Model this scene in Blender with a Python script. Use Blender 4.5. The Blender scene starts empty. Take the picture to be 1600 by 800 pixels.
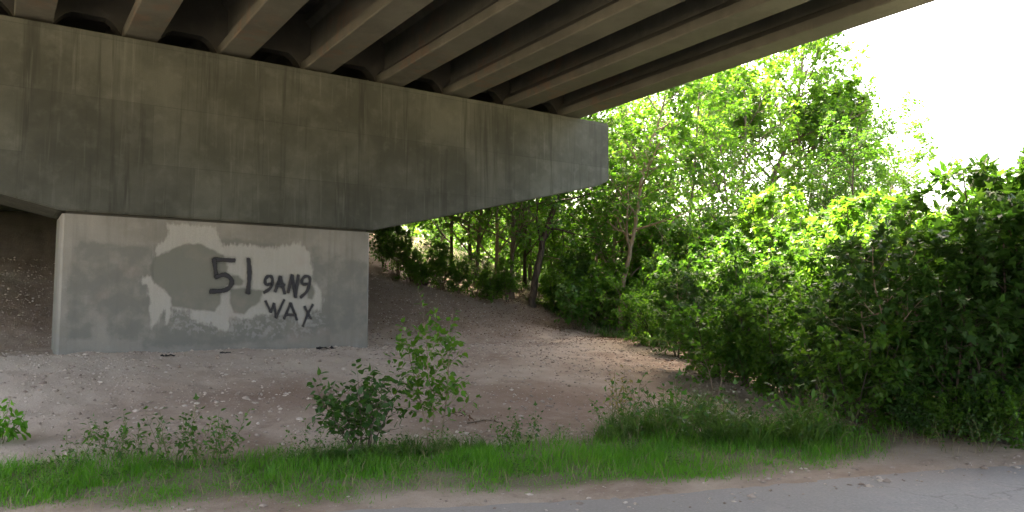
import bpy, bmesh, math, random
import numpy as np
from mathutils import Vector, noise as mnoise

# ------------------------------------------------------------------ camera, sky, sun, exposure
scene = bpy.context.scene
col = scene.collection
CAM_H = 1.6
FPX = 1208.0                       # focal length in pixels of the 1600 px wide photograph
PITCH = math.atan(90 / FPX)
HEAD = math.radians(33.95)         # heading, from +Y towards +X ; pier runs along X, girders along Y
cam_d = bpy.data.cameras.new('camera')
cam_d.sensor_width = 36.0
cam_d.lens = 36.0 * FPX / 1600.0
cam_d.clip_end = 2000
cam = bpy.data.objects.new('camera', cam_d)
col.objects.link(cam)
cam.location = (0, 0, CAM_H)
cam.rotation_euler = (math.pi / 2 + PITCH, 0, -HEAD)
scene.camera = cam

SUN_EL, SUN_AZ = math.radians(57), math.radians(10)
world = bpy.data.worlds.new('World')
scene.world = world
world.use_nodes = True
wn = world.node_tree
sky = wn.nodes.new('ShaderNodeTexSky')
sky.sky_type = 'NISHITA'
sky.sun_disc = False
sky.sun_elevation = SUN_EL
sky.sun_rotation = SUN_AZ
sky.dust_density = 7.0
sky.air_density = 0.7
sky.ozone_density = 0.3
wn.links.new(sky.outputs[0], wn.nodes['Background'].inputs[0])
wn.nodes['Background'].inputs[1].default_value = 0.15
sun_d = bpy.data.lights.new('sun', 'SUN')
sun_d.energy = 2.6
sun_d.angle = math.radians(0.53)
sun_d.color = (1.0, 0.95, 0.86)
sun = bpy.data.objects.new('sun', sun_d)
col.objects.link(sun)
to_sun = Vector((math.sin(SUN_AZ) * math.cos(SUN_EL), math.cos(SUN_AZ) * math.cos(SUN_EL), math.sin(SUN_EL)))
sun.rotation_euler = to_sun.to_track_quat('Z', 'Y').to_euler()
sun.location = (20, 20, 30)
scene.view_settings.view_transform = 'Standard'
scene.view_settings.look = 'None'
scene.view_settings.gamma = 1.0
scene.view_settings.use_curve_mapping = False
scene.view_settings.exposure = 3.85
scene.view_settings.use_white_balance = True      # camera balanced for the shade
scene.view_settings.white_balance_temperature = 7800
scene.view_settings.white_balance_tint = 10
scene.render.engine = 'CYCLES'
scene.cycles.use_denoising = True
scene.cycles.max_bounces = 8
scene.cycles.diffuse_bounces = 5
scene.cycles.transmission_bounces = 5
scene.cycles.transparent_max_bounces = 8

# ------------------------------------------------------------------ pixel helpers
_F = np.array([math.sin(HEAD) * math.cos(PITCH), math.cos(HEAD) * math.cos(PITCH), math.sin(PITCH)])
_R = np.array([math.cos(HEAD), -math.sin(HEAD), 0.0])
_U = np.cross(_R, _F)
_C = np.array([0, 0, CAM_H])


def ray(x, y):
    return _F + _R * (x - 800) / FPX + _U * (400 - y) / FPX


def on_y(x, y, v):
    d = ray(x, y)
    return _C + d * (v / d[1])


def smooth(a, b, x):
    t = np.clip((x - a) / (b - a), 0, 1)
    return t * t * (3 - 2 * t)


def vnoise(u, v, freq, seed=0):
    """cheap vectorised value noise"""
    x = np.asarray(u) * freq + seed * 17.13
    y = np.asarray(v) * freq + seed * 9.71
    xi, yi = np.floor(x), np.floor(y)
    xf, yf = x - xi, y - yi
    def h(a, b):
        s = np.sin(a * 127.1 + b * 311.7 + seed * 74.7) * 43758.5453
        return s - np.floor(s)
    sx, sy = xf * xf * (3 - 2 * xf), yf * yf * (3 - 2 * yf)
    n0 = h(xi, yi) * (1 - sx) + h(xi + 1, yi) * sx
    n1 = h(xi, yi + 1) * (1 - sx) + h(xi + 1, yi + 1) * sx
    return (n0 * (1 - sy) + n1 * sy) * 2 - 1


def fbm(u, v, f, seed=0, octv=3):
    s, a = 0, 1.0
    for k in range(octv):
        s = s + a * vnoise(u, v, f * 2 ** k, seed + k * 3)
        a *= 0.5
    return s


def road_edge(u):
    u = np.asarray(u, float)
    return 6.78 - 0.318 * u - 0.2 * np.exp(-((u - 5) / 1.8) ** 2)


def G(u, v):
    """terrain height"""
    u = np.asarray(u, float); v = np.asarray(v, float)
    d = v - road_edge(u)
    z = -0.07 + 0.085 * smooth(-0.45, 0.25, d)
    z = z + 0.10 * smooth(0.25, 2.4, d)
    a = road_edge(u) + 2.2
    a = np.minimum(a, 11.5)
    t = np.clip((v - a) / (14.6 - a), 0, 1)
    rise = 0.78 * (0.6 * t + 0.4 * t * t * (3 - 2 * t))
    up = 0.31 * np.clip(v - 17.0, 0, 13.6)
    w = (1 - smooth(15.0, 27.0, u)) * smooth(-24, -9, u)
    z = z + rise * (0.35 + 0.65 * w) + up * w
    dirt = smooth(1.6, 3.0, d)
    near = 1 - smooth(40, 60, np.hypot(u, v))
    z = z + near * dirt * (0.045 * fbm(u, v, 0.45, 1) + 0.026 * fbm(u, v, 2.3, 5) + 0.011 * fbm(u, v, 9.0, 8))
    z = z + near * (1 - dirt) * smooth(-0.6, 0.1, d) * (0.012 * fbm(u, v, 1.7, 11) + 0.008 * fbm(u, v, 6.0, 12))
    return z


def at_depth(x, Z):
    """plan position of the pixel column x at horizontal depth Z"""
    f2 = np.array([math.sin(HEAD), math.cos(HEAD)])
    r2 = np.array([math.cos(HEAD), -math.sin(HEAD)])
    p = f2 * Z + r2 * (x - 800) / FPX * Z
    return float(p[0]), float(p[1])


def hit(x, y):
    """where the pixel's ray meets the terrain"""
    d = ray(x, y)
    t = 3.0
    while t < 80:
        p = _C + d * t
        if p[2] <= float(G(p[0], p[1])):
            break
        t += 0.03
    return p


# ------------------------------------------------------------------ mesh helpers
def mesh_np(name, verts, faces, mat=None, smooth_shade=False):
    """faces: int array (n,k) or list of such arrays"""
    me = bpy.data.meshes.new(name)
    verts = np.asarray(verts, np.float32)
    groups = faces if isinstance(faces, list) else [faces]
    groups = [np.asarray(g, np.int32) for g in groups if len(g)]
    me.vertices.add(len(verts))
    me.vertices.foreach_set('co', verts.ravel())
    nl = sum(g.size for g in groups)
    npoly = sum(len(g) for g in groups)
    me.loops.add(nl)
    me.loops.foreach_set('vertex_index', np.concatenate([g.ravel() for g in groups]))
    me.polygons.add(npoly)
    tot = np.concatenate([np.full(len(g), g.shape[1], np.int32) for g in groups])
    start = np.concatenate([[0], np.cumsum(tot)[:-1]]).astype(np.int32)
    me.polygons.foreach_set('loop_start', start)
    me.polygons.foreach_set('loop_total', tot)
    if smooth_shade:
        me.polygons.foreach_set('use_smooth', np.ones(npoly, bool))
    me.update(calc_edges=True)
    me.validate()
    if mat:
        me.materials.append(mat)
    return me


def obj(name, me, parent=None, loc=(0, 0, 0)):
    o = bpy.data.objects.new(name, me)
    col.objects.link(o)
    o.parent = parent
    o.location = loc
    return o


def thing(name, label, cat, loc=(0, 0, 0), rz=0, group=None):
    o = bpy.data.objects.new(name, None)
    o.empty_display_size = 0.2
    col.objects.link(o)
    o.location = loc
    o.rotation_euler = (0, 0, rz)
    return tag(o, label, cat, group)


def tag(o, label, cat, group=None):
    o['label'] = label
    o['category'] = cat
    if group:
        o['group'] = group
    return o


def attr(me, name, values):
    a = me.attributes.new(name, 'FLOAT', 'POINT')
    a.data.foreach_set('value', np.asarray(values, np.float32).ravel())


def prism_y(name, poly, y0, y1, mat, bevel=0.0, seg=1):
    """polygon in (x,z) extruded along y"""
    bm = bmesh.new()
    a = [bm.verts.new((x, y0, z)) for x, z in poly]
    b = [bm.verts.new((x, y1, z)) for x, z in poly]
    bm.faces.new(a)
    bm.faces.new(b[::-1])
    n = len(poly)
    for i in range(n):
        bm.faces.new((a[i], b[i], b[(i + 1) % n], a[(i + 1) % n]))
    bmesh.ops.recalc_face_normals(bm, faces=bm.faces)
    if bevel:
        bmesh.ops.bevel(bm, geom=[e for e in bm.edges], offset=bevel, segments=seg, affect='EDGES', clamp_overlap=True)
    me = bpy.data.meshes.new(name)
    bm.to_mesh(me)
    bm.free()
    me.materials.append(mat)
    return me


# ------------------------------------------------------------------ materials
def new_mat(name):
    m = bpy.data.materials.new(name)
    m.use_nodes = True
    nt = m.node_tree
    return m, nt, nt.nodes['Principled BSDF'], nt.nodes['Material Output']


class NB:
    """tiny node builder"""
    def __init__(self, nt):
        self.nt = nt
    def n(self, t, **k):
        nd = self.nt.nodes.new(t)
        for a, b in k.items():
            setattr(nd, a, b)
        return nd
    def l(self, a, b):
        self.nt.links.new(a, b)
    def coord(self, scale=(1, 1, 1)):
        c = self.n('ShaderNodeNewGeometry').outputs['Position']
        m = self.n('ShaderNodeMapping')
        m.inputs['Scale'].default_value = scale
        self.l(c, m.inputs[0])
        return m.outputs[0]
    def noise(self, co, scale, detail=4, rough=0.55, dist=0.0):
        t = self.n('ShaderNodeTexNoise')
        t.inputs['Scale'].default_value = scale
        t.inputs['Detail'].default_value = detail
        t.inputs['Roughness'].default_value = rough
        t.inputs['Distortion'].default_value = dist
        self.l(co, t.inputs['Vector'])
        return t.outputs['Fac']
    def rng(self, v, a, b, c=0.0, d=1.0, smoothstep=True):
        t = self.n('ShaderNodeMapRange')
        if smoothstep:
            t.interpolation_type = 'SMOOTHSTEP'
        t.inputs[1].default_value = a; t.inputs[2].default_value = b
        t.inputs[3].default_value = c; t.inputs[4].default_value = d
        self.l(v, t.inputs[0])
        return t.outputs[0]
    def math(self, op, a, b=None):
        t = self.n('ShaderNodeMath', operation=op)
        for i, x in enumerate((a, b)):
            if x is None:
                continue
            if isinstance(x, (int, float)):
                t.inputs[i].default_value = x
            else:
                self.l(x, t.inputs[i])
        return t.outputs[0]
    def mix(self, fac, a, b, mode='MIX'):
        t = self.n('ShaderNodeMix', data_type='RGBA', blend_type=mode)
        for s, x in ((0, fac), (6, a), (7, b)):
            if isinstance(x, (int, float)):
                t.inputs[s].default_value = x
            elif isinstance(x, tuple):
                t.inputs[s].default_value = (*x, 1)
            else:
                self.l(x, t.inputs[s])
        return t.outputs[2]
    def attr(self, name):
        t = self.n('ShaderNodeAttribute', attribute_name=name)
        return t.outputs['Fac']
    def bump(self, h, strength, dist, bsdf):
        b = self.n('ShaderNodeBump')
        b.inputs['Strength'].default_value = strength
        b.inputs['Distance'].default_value = dist
        self.l(h, b.inputs['Height'])
        self.l(b.outputs[0], bsdf.inputs['Normal'])


def concrete(name, base, dark, light, panels=None, streak=0.5, paint=False, rust=False):
    m, nt, bs, out = new_mat(name)
    k = NB(nt)
    co = k.coord()
    big = k.noise(co, 0.8, 5, 0.6)
    c = k.mix(k.rng(big, 0.35, 0.7), dark, base)
    mid = k.noise(co, 3.0, 5, 0.6, 0.0)
    c = k.mix(k.math('MULTIPLY', k.rng(mid, 0.5, 0.75), 0.35), c, light)
    st = k.noise(k.coord((5.5, 5.5, 0.22)), 1.0, 4, 0.6)
    c = k.mix(k.math('MULTIPLY', k.rng(st, 0.5, 0.72), streak), c, tuple(x * 0.55 for x in dark))
    st2 = k.noise(k.coord((11, 11, 0.5)), 1.0, 3, 0.6)
    c = k.mix(k.math('MULTIPLY', k.rng(st2, 0.56, 0.75), streak * 0.6), c, light)
    hgt = mid
    if panels:
        sp = k.n('ShaderNodeSeparateXYZ'); k.l(co, sp.inputs[0])
        cb = k.n('ShaderNodeCombineXYZ')
        k.l(k.math('ADD', sp.outputs[0], panels[2]), cb.inputs[0])
        k.l(k.math('ADD', sp.outputs[2], panels[3]), cb.inputs[1])
        br = k.n('ShaderNodeTexBrick')
        br.offset = 0.37
        br.inputs['Scale'].default_value = 1.0
        br.inputs['Brick Width'].default_value = panels[0]
        br.inputs['Row Height'].default_value = panels[1]
        br.inputs['Mortar Size'].default_value = 0.011
        br.inputs['Mortar Smooth'].default_value = 0.6
        br.inputs['Color1'].default_value = (0.76, 0.76, 0.74, 1)
        br.inputs['Color2'].default_value = (1.14, 1.14, 1.09, 1)
        br.inputs['Mortar'].default_value = (0.74, 0.74, 0.72, 1)
        k.l(cb.outputs[0], br.inputs['Vector'])
        c = k.mix(0.75, c, k.mix(1.0, c, br.outputs['Color'], 'MULTIPLY'))
    if paint:
        grey, lite, drk = k.attr('grey'), k.attr('lite'), k.attr('drk')
        wob = k.math('MULTIPLY', k.math('SUBTRACT', k.noise(co, 7.0, 6, 0.65), 0.5), 0.22)
        wobs = k.math('MULTIPLY', k.math('SUBTRACT', k.noise(k.coord((18, 18, 3.0)), 1.0, 5, 0.65), 0.5), 0.20)
        g = k.rng(k.math('ADD', grey, wob), 0.06, -0.06)
        worn = k.rng(k.noise(co, 3.0, 5, 0.6), 0.25, 0.6)
        c = k.mix(k.math('MULTIPLY', k.math('MULTIPLY', g, worn), 0.75), c, (0.13, 0.134, 0.12))
        # roughly brushed light paint, ragged along the strokes
        lm = k.rng(k.math('ADD', k.math('ADD', lite, wobs), k.math('MULTIPLY', wob, 0.7)), 0.04, -0.04)
        tone = k.mix(k.noise(k.coord((14, 14, 1.2)), 1.0, 3), (0.31, 0.305, 0.272), (0.395, 0.39, 0.35))
        c = k.mix(k.math('MULTIPLY', lm, 0.88), c, tone)
        scr = k.attr('scr')
        sm = k.math('MULTIPLY', k.rng(k.math('ADD', scr, wob), 0.1, -0.1),
                    k.rng(k.noise(co, 9.0, 6, 0.7), 0.5, 0.56))
        c = k.mix(k.math('MULTIPLY', sm, 0.4), c, (0.34, 0.34, 0.325))
        dm = k.rng(k.math('ADD', drk, k.math('MULTIPLY', wob, 0.4)), 0.03, -0.03)
        c = k.mix(k.math('MULTIPLY', dm, 0.84), c, k.mix(big, (0.105, 0.11, 0.088), (0.13, 0.135, 0.112)))
        # pinkish rust bleeding on the right part
        c = k.mix(k.math('MULTIPLY', k.rng(k.noise(co, 1.4, 4), 0.55, 0.75), 0.3), c, (0.30, 0.24, 0.21))
    if rust:      # rust bleeding near the girder ends
        sy = k.n('ShaderNodeSeparateXYZ'); k.l(co, sy.inputs[0])
        band = k.math('MULTIPLY', k.rng(sy.outputs[1], 12.6, 14.2), k.rng(sy.outputs[1], 15.4, 14.6))
        c = k.mix(k.math('MULTIPLY', k.math('MULTIPLY', band, k.rng(k.noise(co, 3.2, 4), 0.46, 0.62)), 0.35), c, (0.16, 0.075, 0.045))
    fine = k.noise(co, 60.0, 4, 0.7)
    c = k.mix(k.rng(fine, 0.3, 0.7, 0.0, 0.25), c, tuple(x * 0.7 for x in dark))
    k.l(c, bs.inputs['Base Color'])
    bs.inputs['Roughness'].default_value = 0.9
    bs.inputs['Specular IOR Level'].default_value = 0.25
    h = k.math('ADD', k.math('MULTIPLY', fine, 0.35), k.math('ADD', mid, k.math('MULTIPLY', st2, 0.5)))
    k.bump(h, 0.35, 0.012, bs)
    return m


M = {}
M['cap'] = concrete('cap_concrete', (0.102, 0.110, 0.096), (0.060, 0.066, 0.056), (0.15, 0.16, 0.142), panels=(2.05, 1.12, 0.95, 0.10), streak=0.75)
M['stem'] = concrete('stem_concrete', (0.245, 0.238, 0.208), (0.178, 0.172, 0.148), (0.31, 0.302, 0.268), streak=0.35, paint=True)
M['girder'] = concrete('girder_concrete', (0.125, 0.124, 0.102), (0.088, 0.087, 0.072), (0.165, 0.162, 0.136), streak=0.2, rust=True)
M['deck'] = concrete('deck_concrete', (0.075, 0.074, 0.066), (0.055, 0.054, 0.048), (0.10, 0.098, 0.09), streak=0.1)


def leaf_mat(name, c1, c2, t1, t2, tfac=0.45, rough=0.5, spec=0.3):
    m, nt, bs, out = new_mat(name)
    k = NB(nt)
    isl = k.n('ShaderNodeNewGeometry').outputs['Random Per Island']
    oi = k.n('ShaderNodeObjectInfo').outputs['Random']
    f = k.math('ADD', k.math('MULTIPLY', isl, 0.75), k.math('MULTIPLY', oi, 0.25))
    bc = k.mix(f, c1, c2)
    if name.startswith('grass'):
        co = k.coord()
        bc = k.mix(k.math('MULTIPLY', k.rng(k.noise(co, 2.2, 4), 0.5, 0.7), 0.5), bc, (0.13, 0.22, 0.03))
        bc = k.mix(k.math('MULTIPLY', k.rng(k.noise(co, 1.3, 4), 0.52, 0.66), 0.4), bc, (0.025, 0.09, 0.02))
    k.l(bc, bs.inputs['Base Color'])
    bs.inputs['Roughness'].default_value = rough
    bs.inputs['Specular IOR Level'].default_value = spec
    tr = k.n('ShaderNodeBsdfTranslucent')
    k.l(k.mix(f, t1, t2), tr.inputs['Color'])
    mx = k.n('ShaderNodeMixShader')
    mx.inputs[0].default_value = tfac
    k.l(bs.outputs[0], mx.inputs[1]); k.l(tr.outputs[0], mx.inputs[2])
    k.l(mx.outputs[0], out.inputs['Surface'])
    return m


M['leaf'] = leaf_mat('leaf_green', (0.024, 0.078, 0.015), (0.052, 0.122, 0.02), (0.06, 0.21, 0.015), (0.14, 0.31, 0.026), 0.45)
M['leaf_lime'] = leaf_mat('leaf_lime', (0.036, 0.10, 0.015), (0.072, 0.142, 0.019), (0.085, 0.29, 0.018), (0.19, 0.38, 0.03), 0.5)
M['leaf_dark'] = leaf_mat('leaf_dark', (0.022, 0.066, 0.017), (0.042, 0.10, 0.021), (0.06, 0.17, 0.015), (0.12, 0.26, 0.025), 0.38)
M['leaf_dry'] = leaf_mat('leaf_dry', (0.15, 0.15, 0.04), (0.26, 0.21, 0.05), (0.25, 0.25, 0.05), (0.35, 0.28, 0.06), 0.35)
M['grass'] = leaf_mat('grass_green', (0.04, 0.16, 0.014), (0.09, 0.25, 0.022), (0.08, 0.32, 0.015), (0.19, 0.48, 0.025), 0.42, 0.5, 0.3)
M['grass_tall'] = leaf_mat('grass_tall', (0.035, 0.095, 0.018), (0.08, 0.155, 0.03), (0.07, 0.18, 0.02), (0.15, 0.27, 0.04), 0.35, 0.5, 0.3)
M['straw'] = leaf_mat('straw', (0.24, 0.19, 0.10), (0.34, 0.28, 0.16), (0.2, 0.16, 0.08), (0.3, 0.24, 0.12), 0.2, 0.7, 0.2)


def plain(name, c1, c2, scale, rough=0.85, bump=0.0, stretch=(1, 1, 1)):
    m, nt, bs, out = new_mat(name)
    k = NB(nt)
    co = k.coord(stretch)
    f = k.noise(co, scale, 5, 0.6)
    k.l(k.mix(k.rng(f, 0.3, 0.7), c1, c2), bs.inputs['Base Color'])
    bs.inputs['Roughness'].default_value = rough
    bs.inputs['Specular IOR Level'].default_value = 0.25
    if bump:
        k.bump(f, bump, 0.02, bs)
    return m


M['bark'] = plain('bark', (0.07, 0.055, 0.04), (0.17, 0.135, 0.10), 14, 0.9, 0.6, (1, 1, 0.25))
M['bark_pale'] = plain('bark_pale', (0.17, 0.125, 0.085), (0.30, 0.23, 0.165), 14, 0.9, 0.5, (1, 1, 0.25))
M['bark_dark'] = plain('bark_dark', (0.035, 0.028, 0.022), (0.09, 0.07, 0.052), 14, 0.9, 0.6, (1, 1, 0.25))
M['stalk'] = plain('stalk', (0.07, 0.10, 0.03), (0.16, 0.15, 0.06), 20, 0.7)
M['rubber'] = plain('black_scrap', (0.012, 0.012, 0.013), (0.03, 0.03, 0.032), 30, 0.55)
M['litter'] = leaf_mat('dead_leaves', (0.07, 0.035, 0.02), (0.20, 0.12, 0.07), (0.05, 0.02, 0.01), (0.1, 0.05, 0.02), 0.15, 0.8, 0.15)


def stone_mat():
    m, nt, bs, out = new_mat('stone')
    k = NB(nt)
    isl = k.n('ShaderNodeNewGeometry').outputs['Random Per Island']
    oi = k.n('ShaderNodeObjectInfo').outputs['Random']
    r = k.math('FRACT', k.math('ADD', isl, oi))
    c = k.mix(r, (0.20, 0.15, 0.118), (0.58, 0.50, 0.42))
    c = k.mix(k.rng(k.noise(k.coord(), 40, 4), 0.3, 0.7, 0, 0.4), c, (0.17, 0.14, 0.12))
    k.l(c, bs.inputs['Base Color'])
    bs.inputs['Roughness'].default_value = 0.9
    bs.inputs['Specular IOR Level'].default_value = 0.2
    return m


M['stone'] = stone_mat()


def ground_mat():
    m, nt, bs, out = new_mat('dirt')
    k = NB(nt)
    co = k.coord()
    big = k.noise(co, 0.42, 5, 0.6, 0.4)
    mid = k.noise(co, 2.6, 6, 0.65, 0.3)
    fine = k.noise(co, 24, 6, 0.7)
    grit = k.noise(co, 90, 4, 0.7)
    c = k.mix(k.rng(big, 0.34, 0.64), (0.235, 0.158, 0.110), (0.42, 0.338, 0.265))
    c = k.mix(k.math('MULTIPLY', k.rng(mid, 0.45, 0.72), 0.55), c, (0.50, 0.41, 0.325))
    c = k.mix(k.math('MULTIPLY', k.rng(mid, 0.46, 0.28), 0.6), c, (0.15, 0.092, 0.062))
    c = k.mix(k.math('MULTIPLY', k.attr('pale'), 0.75), c, (0.52, 0.45, 0.37))
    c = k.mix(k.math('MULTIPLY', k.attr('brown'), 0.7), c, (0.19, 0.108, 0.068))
    c = k.mix(k.math('MULTIPLY', k.attr('litter'), 0.9), c, k.mix(mid, (0.07, 0.042, 0.028), (0.15, 0.095, 0.062)))
    c = k.mix(k.math('MULTIPLY', k.attr('turf'), 0.85), c, k.mix(mid, (0.06, 0.075, 0.022), (0.13, 0.11, 0.05)))
    c = k.mix(k.rng(grit, 0.28, 0.72, 0.0, 0.6), c, k.mix(fine, (0.12, 0.09, 0.07), (0.44, 0.38, 0.33)))
    vo = k.n('ShaderNodeTexVoronoi')
    vo.inputs['Scale'].default_value = 26
    k.l(co, vo.inputs['Vector'])
    peb = k.rng(vo.outputs['Distance'], 0.28, 0.12)
    sep = k.n('ShaderNodeSeparateColor'); k.l(vo.outputs['Color'], sep.inputs[0])
    pick = k.rng(sep.outputs[0], 0.62, 0.68)
    pm = k.math('MULTIPLY', peb, pick)
    c = k.mix(k.math('MULTIPLY', pm, 0.7), c, k.mix(sep.outputs[1], (0.17, 0.145, 0.13), (0.46, 0.42, 0.37)))
    k.l(c, bs.inputs['Base Color'])
    bs.inputs['Roughness'].default_value = 0.95
    bs.inputs['Specular IOR Level'].default_value = 0.15
    h = k.math('ADD', k.math('ADD', k.math('MULTIPLY', mid, 1.0), k.math('MULTIPLY', fine, 0.6)), k.math('ADD', k.math('MULTIPLY', grit, 0.25), k.math('MULTIPLY', pm, 0.5)))
    k.bump(h, 0.8, 0.035, bs)
    return m


def asphalt_mat():
    m, nt, bs, out = new_mat('asphalt')
    k = NB(nt)
    co = k.coord()
    big = k.noise(co, 0.5, 5, 0.6)
    mid = k.noise(co, 4, 6, 0.7)
    grit = k.noise(co, 130, 3, 0.7)
    c = k.mix(k.rng(big, 0.3, 0.7), (0.215, 0.22, 0.222), (0.285, 0.288, 0.285))
    c = k.mix(k.math('MULTIPLY', k.rng(mid, 0.5, 0.68), 0.6), c, (0.36, 0.315, 0.305))
    spk = k.noise(co, 22, 5, 0.75)
    c = k.mix(k.math('MULTIPLY', k.rng(spk, 0.52, 0.66), 0.6), c, (0.40, 0.39, 0.37))
    c = k.mix(k.math('MULTIPLY', k.rng(spk, 0.46, 0.34), 0.6), c, (0.12, 0.12, 0.122))
    ve = k.n('ShaderNodeTexVoronoi', feature='DISTANCE_TO_EDGE')
    ve.inputs['Scale'].default_value = 0.55
    wv_ = k.n('ShaderNodeVectorMath', operation='ADD')
    nz_ = k.n('ShaderNodeTexNoise'); nz_.inputs['Scale'].default_value = 1.6; nz_.inputs['Detail'].default_value = 5
    k.l(co, nz_.inputs['Vector']); k.l(co, wv_.inputs[0]); k.l(nz_.outputs['Color'], wv_.inputs[1]); k.l(wv_.outputs[0], ve.inputs['Vector'])
    crk = k.math('MULTIPLY', k.rng(ve.outputs['Distance'], 0.009, 0.003), k.rng(k.noise(co, 0.7, 3), 0.42, 0.55))
    c = k.mix(k.math('MULTIPLY', crk, 0.5), c, (0.06, 0.058, 0.055))
    c = k.mix(k.math('MULTIPLY', k.attr('dusty'), 0.75), c, (0.27, 0.225, 0.19))
    c = k.mix(k.rng(grit, 0.3, 0.7, 0.0, 0.75), c, k.mix(k.noise(co, 45, 3), (0.10, 0.10, 0.10), (0.46, 0.46, 0.44)))
    k.l(c, bs.inputs['Base Color'])
    bs.inputs['Roughness'].default_value = 0.85
    bs.inputs['Specular IOR Level'].default_value = 0.3
    k.bump(k.math('ADD', grit, k.math('MULTIPLY', mid, 0.5)), 0.5, 0.006, bs)
    return m


M['dirt'] = ground_mat()
M['asphalt'] = asphalt_mat()


def spray_mat():
    m, nt, bs, out = new_mat('black_spray_paint')
    k = NB(nt)
    e = k.attr('edge')                     # 0 in the middle of the stroke, 1 at its rim
    co = k.coord()
    n = k.math('MULTIPLY', k.math('SUBTRACT', k.noise(co, 45, 4, 0.7), 0.5), 0.5)
    a = k.rng(k.math('ADD', e, n), 1.0, 0.5)
    d = k.attr('dense')
    bs.inputs['Base Color'].default_value = (0.012, 0.012, 0.015, 1)
    bs.inputs['Roughness'].default_value = 0.65
    k.l(k.math('MULTIPLY', a, d), bs.inputs['Alpha'])
    return m


M['spray'] = spray_mat()

# ------------------------------------------------------------------ terrain
def axis(lo, hi, fine_lo, fine_hi, step, grow=1.25, big=12.0):
    a = list(np.arange(fine_lo, fine_hi + 1e-6, step))
    s = step; x = fine_hi
    while x < hi:
        s = min(s * grow, big); x += s; a.append(x)
    s = step; x = fine_lo; pre = []
    while x > lo:
        s = min(s * grow, big); x -= s; pre.append(x)
    return np.array(pre[::-1] + a)


def grid_faces(nx, ny):
    i = np.arange(nx - 1)[None, :] + np.arange(ny - 1)[:, None] * nx
    i = i.ravel()
    return np.stack([i, i + 1, i + 1 + nx, i + nx], 1)


gu = axis(-420, 420, -1.5, 15.0, 0.075, 1.2, 14)
gv = axis(-420, 420, 3.4, 22.0, 0.075, 1.2, 14)
GU, GV = np.meshgrid(gu, gv)
GZ = G(GU, GV)
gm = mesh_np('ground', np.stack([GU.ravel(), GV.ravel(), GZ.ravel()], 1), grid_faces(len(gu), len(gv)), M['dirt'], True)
dd = GV - road_edge(GU)
turf = smooth(-0.1, 0.4, dd - np.interp(GU, [0, 2, 4, 5, 6.9, 8, 8.8, 10], [0.48, 0.42, 0.36, 0.36, 0.4, 0.65, 1.0, 1.2]) + 0.22 * fbm(GU, GV, 1.3, 21)) * (1 - smooth(2.0, 2.6, dd + 0.3 * fbm(GU, GV, 1.1, 22)))
veg_edge = np.interp(GV, [2, 4.5, 6, 8.2, 12, 17, 20, 26, 34], [8.6, 9.3, 9.6, 10.8, 12.4, 13.6, 13.6, 12.0, 11.0])
lit = smooth(-0.6, 1.2, GU - veg_edge + 0.7 * fbm(GU, GV, 0.8, 31))
lit = np.maximum(lit, smooth(2.0, 2.3, dd) * (1 - smooth(2.4, 3.1, dd)) * 0.45 * (0.5 + 0.5 * fbm(GU, GV, 1.0, 33)))
outside = np.maximum(smooth(-5.6, -7.5, GU), np.maximum(smooth(-9.2, -10.5, dd), smooth(13.5, 15.5, GU)))
outside = np.maximum(outside, smooth(20, 45, np.hypot(GU, GV))) * np.maximum(smooth(0.6, 1.4, dd), smooth(-9.0, -10.0, dd))
attr(gm, 'turf', np.clip(turf + outside, 0, 1))
lit = np.maximum(lit, 0.75 * smooth(17.0, 19.0, GV + 0.6 * fbm(GU, GV, 0.8, 35)) * smooth(5.5, 8.0, GU))
attr(gm, 'litter', np.clip(lit, 0, 1) * smooth(0.7, 1.3, dd))
pale = np.exp(-((GV - 14.3) / 1.7) ** 2) * (1 - smooth(5.5, 9.0, GU)) + 0.7 * np.exp(-((GU - 0.2) / 1.0) ** 2 - ((GV - 11) / 3.0) ** 2)
attr(gm, 'pale', np.clip(pale + 0.25 * fbm(GU, GV, 0.7, 41), 0, 1))
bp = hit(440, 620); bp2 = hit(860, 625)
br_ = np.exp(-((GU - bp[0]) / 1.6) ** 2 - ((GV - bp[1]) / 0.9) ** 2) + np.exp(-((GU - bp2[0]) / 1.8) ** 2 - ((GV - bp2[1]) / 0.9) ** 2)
br_ = br_ + 0.9 * smooth(17.0, 18.6, GV + 0.5 * fbm(GU, GV, 0.7, 44))  # brown slope soil, also painting in deeper shade for the recess behind the pier
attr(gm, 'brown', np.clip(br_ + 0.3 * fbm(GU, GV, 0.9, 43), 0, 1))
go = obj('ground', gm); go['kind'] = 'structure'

ru = axis(-400, 400, -4.0, 14.0, 0.25, 1.25, 20)
rw = np.array([-9.0, -7, -5, -3.6, -2.6, -1.8, -1.2, -0.8, -0.5, -0.25, 0.0, 0.18])
RU, RD = np.meshgrid(ru, rw)
RV = road_edge(RU) + RD
RZ = 0.0 - 0.012 * np.clip(-RD - 2, 0, 3) * 0 + 0.0 * RU
rm = mesh_np('road', np.stack([RU.ravel(), RV.ravel(), RZ.ravel()], 1), grid_faces(len(ru), len(rw)), M['asphalt'], True)
attr(rm, 'dusty', np.clip(smooth(-1.3, 0.0, RD + 0.35 * fbm(RU, RV, 0.8, 51)), 0, 1))
ro = obj('road', rm); ro['kind'] = 'structure'

# ------------------------------------------------------------------ bridge pier
PY = 15.60                       # front plane of the cap
CX = 3.89                        # middle of the pier
cap_poly_r = [(2.955, 3.415), (9.39, 4.985), (9.77, 5.17), (9.77, 6.72)]
poly = [(CX + x, z) for x, z in cap_poly_r] + [(CX - x, z) for x, z in cap_poly_r[::-1]]
pier = thing('bridge_pier', 'wide grey concrete hammerhead pier with black graffiti on its stem', 'bridge pier', (CX, PY + 0.75, float(G(CX, PY))))
P0 = np.array(pier.location)


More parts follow.
